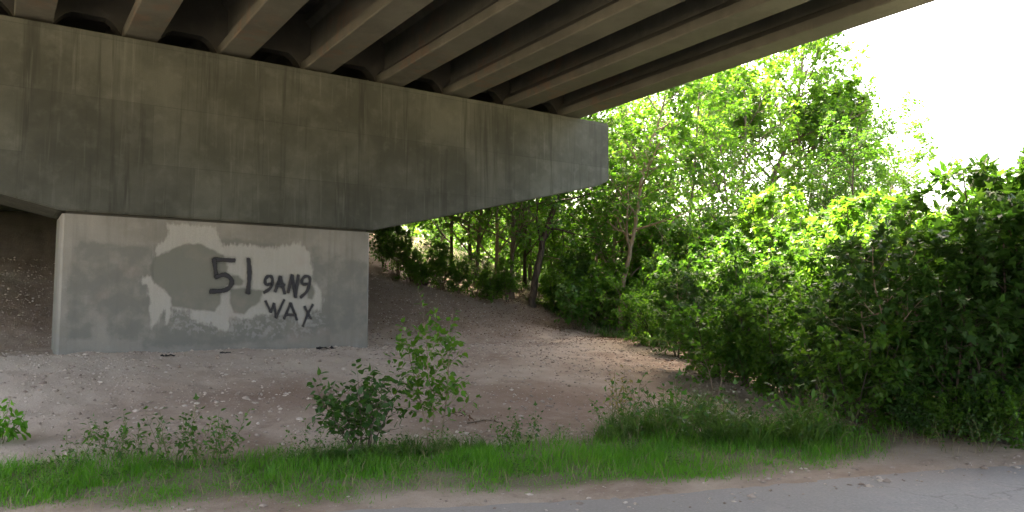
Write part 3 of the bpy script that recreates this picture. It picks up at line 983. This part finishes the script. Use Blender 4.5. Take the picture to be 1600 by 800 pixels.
for uu, vv, H, kd in [(-7.5, 19, 8, 0), (-8.5, 21.5, 9, 1), (-7.8, 24, 8, 2), (-8.8, 26.5, 9, 0), (-7.6, 29, 8, 1), (-10, 18, 8, 2), (-10.5, 23, 9, 1), (-10, 28, 9, 0)]:  # unseen trees, added to keep side light off the slope behind the pier
    add_tree('slim_tree', 'slim ' + SLK[kd] + ' tree added out of view beyond the bridge to shade the slope', 'tree', SLIM[kd], uu, vv, rr.uniform(0, 6.28), H / 9.0, SLK[kd] + ' slim trees added to shade the slope')
for uu, vv, kd in [(-7.5, 18, 2), (-7.3, 20.5, 0), (-7.4, 23, 2), (-7.2, 25.5, 1), (-7.4, 28, 2), (-7.5, 30.5, 0), (-9, 19.5, 1), (-9, 24.5, 2), (-9, 29, 1)]:  # unseen bushes, added to close the gap below those crowns against light
    add_tree('bush', KIND[kd] + ' bush added out of view beyond the bridge to shade the slope', 'bush', SAP[kd], uu, vv, rr.uniform(0, 6.28), 0.9, KIND[kd] + ' bushes added to shade the slope')

# far trees, lit by the sun, closing the view between the trunks
FAR = [sapling(401, 6.0, 5, M['leaf_lime'], M['bark'], 0.22, LEAF3, 0.35, 10, 6, 8, 0.1), sapling(402, 6.0, 5, M['leaf'], M['bark'], 0.22, LEAF3, 0.35, 10, 6, 8, 0.1)]
for i in range(24):
    px = 560 + i * 46 + rr.uniform(-20, 20)
    Z = rr.uniform(46, 62)
    u, v = at_depth(px, Z)
    top = 292 + rr.uniform(-20, 25) if px < 1000 else 320 + rr.uniform(-20, 25) if px < 1150 else 345 + rr.uniform(-15, 20)
    H = CAM_H + (490 - top) / FPX * Z - float(G(u, v))
    kn = ('sunlit lime', 'mid green')[i % 2]
    add_tree('far_tree', kn + ' bushy tree in the far row behind the wood', 'tree', FAR[i % 2], u, v, rr.uniform(0, 6.28), H / 6.0, kn + ' far trees behind the wood')

# ------------------------------------------------------------------ roadside plants on the dirt
def weed(seed, H, stems, spread, leaf, leafmat, tmpl, stalkmat, nch=7, leaves=4, lean=(0, 0), ang=55, t0=0.25, ratio=0.35, taper=0.3, droop=-0.25, wood=0.006):
    p = Plant(seed)
    P = dict(seg=[8, 4], wob=[0.07, 0.12], up=[0.04, 0.03], taper=[taper, 0.5], sides=[5, 3], nch=[nch], t0=[t0], ang=[ang], ratio=[ratio],
             rad=[0.01, 0.004], max=1, leaves=leaves, leaf=leaf, droop=droop, shape=lambda t: 1.25 - 0.7 * t)
    for k in range(stems):
        a = k * 6.283 / stems + p.r.uniform(-0.5, 0.5)
        d = np.array([math.cos(a) * spread + lean[0], math.sin(a) * spread + lean[1], 1.0])
        p.grow(np.array([math.cos(a), math.sin(a), 0]) * 0.05 * (stems > 1), d, H * p.r.uniform(0.65, 1.0), wood, 0, P)
    return p.woodmesh('stalk', stalkmat), p.leafmesh('foliage', tmpl, leafmat)


SF = ('stem', 'foliage')
q = hit(568, 712)
add_tree('dark_shrub', 'low dark green shrub with large leaves growing out of the roadside grass', 'shrub',
         weed(501, 0.92, 10, 0.45, 0.095, M['leaf_dark'], LEAFB, M['bark'], 9, 6, (-0.12, 0.04), 55, 0.3, 0.36, wood=0.009), q[0], q[1], names=SF)
q = hit(676, 702)
rt = np.array([math.cos(HEAD), -math.sin(HEAD)])
add_tree('leafy_sapling', 'thin fresh green sapling leaning beside the low dark shrub', 'sapling',
         weed(502, 1.62, 3, 0.09, 0.092, M['leaf_lime'], LEAFB, M['bark_pale'], 15, 11, tuple(rt * 0.16), 58, 0.25, 0.30, wood=0.010), q[0], q[1], names=SF)
q = hit(1120, 612)
add_tree('bright_sapling', 'small bright-leaved sapling in front of the dark thicket at the gravel edge', 'sapling',
         weed(503, 0.95, 3, 0.30, 0.125, M['leaf_lime'], LEAF5, M['bark_pale'], 8, 5, tuple(rt * 0.1), 55, 0.35, 0.38, wood=0.009), q[0], q[1], names=SF)
q = hit(900, 515)
add_tree('fern_shrub', 'drooping green shrub below the slender pale tree', 'shrub',
         weed(504, 1.35, 7, 0.4, 0.17, M['leaf'], LEAF5, M['bark'], 8, 7, (0, 0), 55, 0.15, 0.4, wood=0.012), q[0], q[1], names=SF)
q = hit(963, 668)
add_tree('dry_weed', 'yellowing tall weed at the end of the long grass', 'weed',
         weed(505, 0.72, 4, 0.16, 0.055, M['leaf_dry'], LEAFO, M['stalk'], 10, 4, (0, 0), 50, 0.35, 0.25, wood=0.006), q[0], q[1], names=SF)
q = hit(20, 690)
add_tree('drooping_weed', 'weed with narrow drooping leaves on the bare dirt', 'weed',
         weed(506, 0.42, 5, 0.45, 0.11, M['grass'], LEAFO, M['stalk'], 6, 4, (0, 0), 50, 0.35, 0.3, droop=-0.9), q[0] - 0.12, q[1], names=SF)
WE = [weed(511 + i, 0.45, 3 + i % 3, 0.45, 0.05 + 0.008 * (i % 3), M['leaf'] if i != 1 else M['leaf_dark'], (LEAFO, LEAF3, LEAFO, LEAF3)[i], M['stalk'], 6, 3, wood=0.004) for i in range(4)]
L_WE = 'small leafy weed along the upper edge of the grass verge'
for px, py, s, kd in [(120, 735, 1.0, 0), (95, 745, 0.7, 1), (185, 728, 1.0, 2), (215, 735, 0.9, 0), (172, 715, 0.95, 1), (270, 722, 1.15, 1), (290, 735, 1.0, 3), (325, 728, 1.0, 2), (345, 722, 1.2, 0),
                      (355, 738, 0.8, 3), (455, 728, 0.7, 0), (480, 722, 0.9, 3), (500, 726, 0.8, 1), (610, 722, 0.7, 2), (680, 716, 0.8, 3), (720, 708, 0.7, 0), (790, 703, 0.7, 2), (820, 700, 0.9, 1), (870, 700, 0.6, 3), (905, 698, 0.6, 0),
                      (960, 686, 1.3, 0), (990, 690, 1.5, 3), (1025, 684, 1.6, 1), (1050, 692, 1.3, 2), (1085, 688, 1.5, 3), (1110, 694, 1.2, 0), (1145, 690, 1.4, 1), (1175, 694, 1.2, 3), (1270, 692, 1.6, 2), (1290, 698, 1.3, 0), (1215, 690, 1.0, 2), (1245, 700, 0.8, 1), (1330, 706, 0.6, 0), (1480, 706, 0.9, 3), (1540, 706, 1.0, 1)]:
    q = hit(px, py)
    big = 950 <= px <= 1300 and s >= 1.2
    add_tree('weed', 'leafy weed standing among the long grass clumps' if big else L_WE, 'weed', WE[kd], q[0], q[1], rr.uniform(0, 6.28), s * rr.uniform(0.9, 1.1), 'weeds among the long grass' if big else 'weeds along the verge', ('stalk', 'foliage'), 0.02)


L_RO = 'tiny broad-leaved weed growing low within the bright verge grass'
rq = random.Random(12)
for i in range(26):
    q = hit(rq.uniform(10, 1380), 700)
    dd_ = rq.uniform(0.9, 1.9)
    add_tree('low_weed', L_RO, 'weed', WE[i % 4], float(q[0]), float(road_edge(q[0])) + dd_, rq.uniform(0, 6.28), rq.uniform(0.28, 0.5), 'tiny weeds within the grass', ('stalk', 'foliage'), 0.01)

# ------------------------------------------------------------------ grass
def blades(name, pu, pv, h, w, bend, mat, seed, base=None):
    r = np.random.default_rng(seed)
    n = len(pu)
    pz = G(pu, pv) - 0.01 if base is None else base
    a = r.uniform(0, 6.28, n); ca, sa = np.cos(a), np.sin(a)
    b = r.uniform(0, 6.28, n); bx, by = np.cos(b) * bend, np.sin(b) * bend
    V = np.zeros((n, 5, 3))
    for k, (t, ww) in enumerate([(0, -1), (0, 1), (0.5, 0.8), (0.5, -0.8), (1, 0)]):
        V[:, k, 0] = pu + ca * w * ww * 0.5 + bx * h * t * t
        V[:, k, 1] = pv + sa * w * ww * 0.5 + by * h * t * t
        V[:, k, 2] = pz + h * t * (1 - 0.35 * bend * t)
    o5 = np.arange(n) * 5
    return mesh_np(name, V.reshape(-1, 3), [np.stack([o5, o5 + 1, o5 + 2, o5 + 3], 1), np.stack([o5 + 3, o5 + 2, o5 + 4], 1)], mat)


rg = np.random.default_rng(5)
n = 210000
pu = rg.uniform(-2.5, 12.0, n); pd = rg.uniform(0.15, 2.9, n)
pv = road_edge(pu) + pd
edge_ = np.interp(pu, [0, 2, 4, 5, 6.9, 8, 8.8, 10], [0.48, 0.42, 0.36, 0.36, 0.4, 0.65, 1.0, 1.2])
dens = smooth(-0.12, 0.4, pd - edge_ + 0.22 * fbm(pu, pv, 1.3, 21)) * (1 - smooth(1.7, 2.7, pd + 0.35 * fbm(pu, pv, 1.1, 22)))
dens = dens * np.clip(0.72 + 0.55 * fbm(pu, pv, 2.4, 77), 0.12, 1.1) * (1 - 0.88 * smooth(7.7, 9.0, pu))
k = rg.uniform(0, 1, n) < dens * 0.75
pu, pv, pd = pu[k], pv[k], pd[k]
hh = (0.04 + 0.085 * smooth(0.5, 1.9, pd)) * rg.uniform(0.35, 1.5, len(pu)) * (1 + 0.55 * fbm(pu, pv, 1.6, 78))
o = obj('verge_grass', blades('verge_grass', pu, pv, hh, rg.uniform(0.004, 0.009, len(pu)), rg.uniform(0.15, 0.8, len(pu)), M['grass'], 1))
tag(o, 'strip of bright green grass between the dirt and the road', 'grass'); o['kind'] = 'stuff'
n = 1500
su = rg.uniform(-2, 9.5, n); sv = road_edge(su) + rg.uniform(0.5, 2.6, n)
# dry straw on the shoulder
n = 5000
pu = rg.uniform(-2, 12, n); pd = rg.uniform(0.05, 1.1, n) ; pv = road_edge(pu) + pd
k = rg.uniform(0, 1, n) < 0.25 + 0.5 * smooth(6.5, 9, pu)
nk = int(k.sum()); ns = len(su)
su = np.concatenate([pu[k], su]); sv = np.concatenate([pv[k], sv])
sh = np.concatenate([rg.uniform(0.015, 0.05, nk), rg.uniform(0.08, 0.24, ns)])
o = obj('dry_straw', blades('dry_straw', su, sv, sh, rg.uniform(0.003, 0.006, nk + ns), np.concatenate([rg.uniform(1.0, 2.0, nk), rg.uniform(0.2, 1.2, ns)]), M['straw'], 2))
tag(o, 'dry straw-coloured grass along the road shoulder and between the green blades', 'grass'); o['kind'] = 'stuff'


def tuft(seed, nb, rad, h, mat):
    r = np.random.default_rng(seed)
    a = r.uniform(0, 6.28, nb); d = np.sqrt(r.uniform(0, 1, nb)) * rad
    return blades('blades', np.cos(a) * d, np.sin(a) * d, h * r.uniform(0.45, 1.1, nb), r.uniform(0.008, 0.018, nb), r.uniform(0.2, 1.0, nb), mat, seed, np.zeros(nb))


TU = [tuft(601, 240, 0.28, 0.58, M['grass_tall']), tuft(602, 240, 0.32, 0.5, M['grass_tall']), tuft(603, 150, 0.2, 0.6, M['grass_tall'])]
L_TU = 'clump of long dark green grass at the dirt side of the verge'
tus = [(950, 690), (985, 684), (1020, 686), (1055, 688), (1090, 690), (1125, 692), (1160, 694), (1000, 668), (1040, 662), (1080, 662), (1115, 668), (1150, 674), (970, 676), (1190, 690), (1255, 696), (1280, 690), (1285, 676), (1265, 682), (1060, 674), (1230, 694),
       (540, 720), (585, 716), (620, 714), (660, 712), (515, 724), (700, 706), (640, 702), (480, 728), (745, 704)]
for i, (px, py) in enumerate(tus):
    q = hit(px, py)
    t = tag(obj('grass_clump', TU[i % 3], None, (q[0], q[1], q[2] - 0.02)), L_TU if i < 20 else 'short grass clump at the foot of the dark roadside shrub', 'grass clump', 'long grass clumps' if i < 20 else 'short grass clumps at the shrub')
    s = rr.uniform(0.6, 1.1) if i < 20 else rr.uniform(0.45, 0.6)
    t.scale = (s, s, s * rr.uniform(0.85, 1.1)); t.rotation_euler = (0, 0, rr.uniform(0, 6.28))

# forest-floor undergrowth below the thicket and the slope edge
n = 9000
pv = rg.uniform(3.8, 30, n); pe = np.interp(pv, [2, 4.5, 6, 8.2, 12, 17, 20, 26, 34], [8.9, 9.8, 10.2, 11.3, 12.9, 14.0, 14.2, 12.6, 11.2])
pu = pe + np.abs(rg.normal(0, 1.0, n)) * 2.0 + 0.35
k = (vnoise(pu, pv, 0.9, 90) > -0.3) & (pv > road_edge(pu) + 1.5)
pu, pv = pu[k], pv[k]
o = obj('undergrowth', blades('undergrowth', pu, pv, rg.uniform(0.1, 0.35, len(pu)), rg.uniform(0.015, 0.035, len(pu)), rg.uniform(0.5, 1.5, len(pu)), M['leaf_dark'], 3))
tag(o, 'low green undergrowth on the shaded floor of the thicket', 'undergrowth'); o['kind'] = 'stuff'

# ------------------------------------------------------------------ stones, litter, debris
def rock(seed):
    bm = bmesh.new()
    bmesh.ops.create_icosphere(bm, subdivisions=1, radius=1.0)
    r = np.random.default_rng(seed)
    sc = r.uniform(0.6, 1.1, 3) * (1, 1, 0.62)
    for vtx in bm.verts:
        f = r.uniform(0.72, 1.12)
        vtx.co = Vector((vtx.co.x * sc[0] * f, vtx.co.y * sc[1] * f, vtx.co.z * sc[2] * f))
    V = np.array([vtx.co[:] for vtx in bm.verts]); Fc = np.array([[x.index for x in f_.verts] for f_ in bm.faces])
    bm.free()
    return V, Fc


bm0 = bmesh.new(); bmesh.ops.create_icosphere(bm0, subdivisions=1, radius=1.0)
ico2 = (np.array([v_.co[:] for v_ in bm0.verts]), np.array([[x.index for x in f_.verts] for f_ in bm0.faces])); bm0.free()
bm0 = bmesh.new(); bmesh.ops.create_icosphere(bm0, subdivisions=0 + 1, radius=1.0); bm0.free()
oct_v = np.array([(1, 0, 0), (-1, 0, 0), (0, 1, 0), (0, -1, 0), (0, 0, 1), (0, 0, -1), (.7, .7, .3), (-.7, .7, -.3), (-.7, -.7, .3), (.7, -.7, -.2)], float)
oct_f = np.array([(4, 0, 6), (4, 6, 2), (4, 2, 1), (4, 1, 8), (4, 8, 3), (4, 3, 0), (5, 6, 0), (5, 2, 6), (5, 1, 2), (5, 8, 1), (5, 3, 8), (5, 0, 3)])
n = 62000
pu = rg.uniform(-1.0, 14.5, n); pv = rg.uniform(3.0, 24, n)
d_ = pv - road_edge(pu)
pe = np.interp(pv, [2, 4.5, 6, 8.2, 12, 17, 20, 26, 34], [8.6, 9.3, 9.6, 10.8, 12.6, 14, 14.2, 12.5, 11.0])
inst = (pu > 0.9) & (pu < 6.9) & (pv > 15.5) & (pv < 17.2)
pr = 0.35 + 0.45 * smooth(-0.2, 0.6, fbm(pu, pv, 0.5, 71)) + 0.8 * np.exp(-((pu - 7.6) / 0.9) ** 2 - ((pv - 16.5) / 1.5) ** 2) + 0.9 * np.exp(-((pv - 15.35) / 0.3) ** 2) * (pu > 0.6) * (pu < 7.2) + 0.5 * np.exp(-((pu - 9.5) / 2) ** 2 - ((pv - 12) / 2.5) ** 2)
k = (((d_ > 2.2) & (pu < pe)) | ((d_ > -0.45) & (d_ < 0.55) & (pv < 9) & (rg.uniform(0, 1, n) < 0.45))) & ~inst & (rg.uniform(0, 1, n) < pr)
pu, pv = pu[k], pv[k]; n = len(pu)
sz = np.clip(rg.lognormal(-4.3, 0.55, n), 0.005, 0.045)
a = rg.uniform(0, 6.28, n)
jit = rg.uniform(0.7, 1.2, (n, len(oct_v), 1)) * oct_v[None] * rg.uniform(0.6, 1.15, (n, 1, 3)) * np.array([1, 1, 0.6])
V = np.zeros_like(jit)
V[..., 0] = jit[..., 0] * np.cos(a)[:, None] - jit[..., 1] * np.sin(a)[:, None]
V[..., 1] = jit[..., 0] * np.sin(a)[:, None] + jit[..., 1] * np.cos(a)[:, None]
V[..., 2] = jit[..., 2]
V = V * sz[:, None, None]
V[..., 0] += pu[:, None]; V[..., 1] += pv[:, None]; V[..., 2] += (np.maximum(G(pu, pv), np.where(pv < road_edge(pu) + 0.15, 0.0, -1)) + sz * 0.15)[:, None]
o = obj('gravel', mesh_np('gravel', V.reshape(-1, 3), (oct_f[None] + (np.arange(n) * len(oct_v))[:, None, None]).reshape(-1, 3), M['stone']))
tag(o, 'loose gravel strewn over the bare dirt around the pier', 'gravel'); o['kind'] = 'stuff'

rocks = [mesh_np('stone', *rock(700 + i), M['stone']) for i in range(6)]
L_ST = 'larger loose stone lying on the bare dirt by the pier'
rs = random.Random(3)
cnt = 0
while cnt < 70:
    px, py = rs.uniform(5, 1010), rs.uniform(545, 715)
    q = hit(px, py)
    if q[1] - road_edge(q[0]) < 2.5 or q[1] > 15.3:
        continue
    s = rs.choice([0.03, 0.035, 0.04, 0.045, 0.06])
    o = tag(obj('stone', rocks[cnt % 6], None, (q[0], q[1], q[2] + s * 0.1)), L_ST, 'stone', 'stones on the dirt')
    o.scale = (s, s, s); o.rotation_euler = (rs.uniform(-.3, .3), rs.uniform(-.3, .3), rs.uniform(0, 6.28))
    cnt += 1

# dead leaves
n = 20000
pv = rg.uniform(4.0, 26, n)
pe = np.interp(pv, [2, 4.5, 6, 8.2, 12, 17, 20, 26, 34], [8.6, 9.0, 9.3, 10.4, 12.0, 13.2, 13.2, 11.6, 10.6])
pu = pe + rg.normal(1.7, 1.1, n)
pu[:3500] = rg.uniform(6.8, 14, 3500); pv[:3500] = 17.2 + np.abs(rg.normal(0, 3.0, 3500))
k = (pv > road_edge(pu) + 1.2) & (pu < 18) & (pv < 28)
pu, pv = pu[k], pv[k]
pp = Plant(9)
pp.lp = np.stack([pu, pv, G(pu, pv) + rg.uniform(0.005, 0.03, len(pu))], 1)
aa = rg.uniform(0, 6.28, len(pu))
pp.ld = nrmz(np.stack([np.cos(aa), np.sin(aa), rg.normal(0, 0.2, len(pu))], 1)); pp.ls = rg.uniform(0.03, 0.065, len(pu))
o = obj('leaf_litter', pp.leafmesh('leaf_litter', LEAFO, M['litter']))
tag(o, 'brown dead leaves littering the ground at the edge of the wood', 'leaf litter'); o['kind'] = 'stuff'


def crumple(seed, lx, ly, lz, mat, name):
    r = np.random.default_rng(seed)
    nx_, ny_ = 9, 5
    X, Y = np.meshgrid(np.linspace(-lx / 2, lx / 2, nx_), np.linspace(-ly / 2, ly / 2, ny_))
    Z = np.abs(r.normal(0.5, 0.35, X.shape)) * lz
    X = X + r.normal(0, lx * 0.03, X.shape); Y = Y + r.normal(0, ly * 0.06, X.shape)
    top = np.stack([X.ravel(), Y.ravel(), Z.ravel() + 0.006], 1)
    bot = top - (0, 0, 0.006)
    f = grid_faces(nx_, ny_)
    m_ = len(top)
    rim = [i for i in range(nx_)] + [nx_ * j + nx_ - 1 for j in range(1, ny_)] + [nx_ * (ny_ - 1) + i for i in range(nx_ - 2, -1, -1)] + [nx_ * j for j in range(ny_ - 2, 0, -1)]
    sidef = [(rim[i], rim[(i + 1) % len(rim)], m_ + rim[(i + 1) % len(rim)], m_ + rim[i]) for i in range(len(rim))]
    return mesh_np(name, np.concatenate([top, bot]), [f, f[:, ::-1] + m_, np.array(sidef)], mat)


for (px, py, lx, ly, lz, lb) in [(508, 546, 0.34, 0.10, 0.045, 'flat black scrap lying against the pier foot below the graffiti'),
                                 (262, 557, 0.22, 0.07, 0.03, 'small black scrap on the dirt in front of the pier foot'),
                                 (352, 553, 0.18, 0.06, 0.03, 'thin dark scrap at the middle of the pier foot')]:
    q = hit(px, py)
    tag(obj('black_scrap', crumple(int(px), lx, ly, lz, M['rubber'], 'black_scrap'), None, (q[0], min(q[1], PY - 0.12), float(G(q[0], min(q[1], PY - 0.12))) - 0.004)), lb, 'debris')

# dead reddish twigs beside the sapling
def twig(seed, L):
    p = Plant(seed)
    P = dict(seg=[7, 4], wob=[0.14, 0.2], up=[0.0, 0.0], taper=[0.3, 0.4], sides=[5, 4], nch=[6], t0=[0.2], ang=[45], ratio=[0.4], rad=[0.008, 0.005], max=1, leaves=4, leaf=0.05)
    p.grow(np.array([0, 0, 0.02]), np.array([1, 0.1, 0.06]), L, 0.008, 0, P)
    return p.woodmesh('twig', M['bark']), p.leafmesh('dead_leaf', LEAFO, M['litter'])


for i, (px, py, rz, lb) in enumerate([(730, 664, -0.4, 'fallen twig with withered red-brown leaves next to the leaning sapling'), (690, 655, -0.7, 'short dead twig with dry leaves at the foot of the leaning sapling')]):
    q = hit(px, py)
    t = thing('fallen_twig', lb, 'twig', (q[0], q[1], q[2] + 0.005), rz)
    for nm, me in zip(('stick', 'withered_leaves'), twig(800 + i, 0.6 - 0.2 * i)):
        obj(nm, me, t)
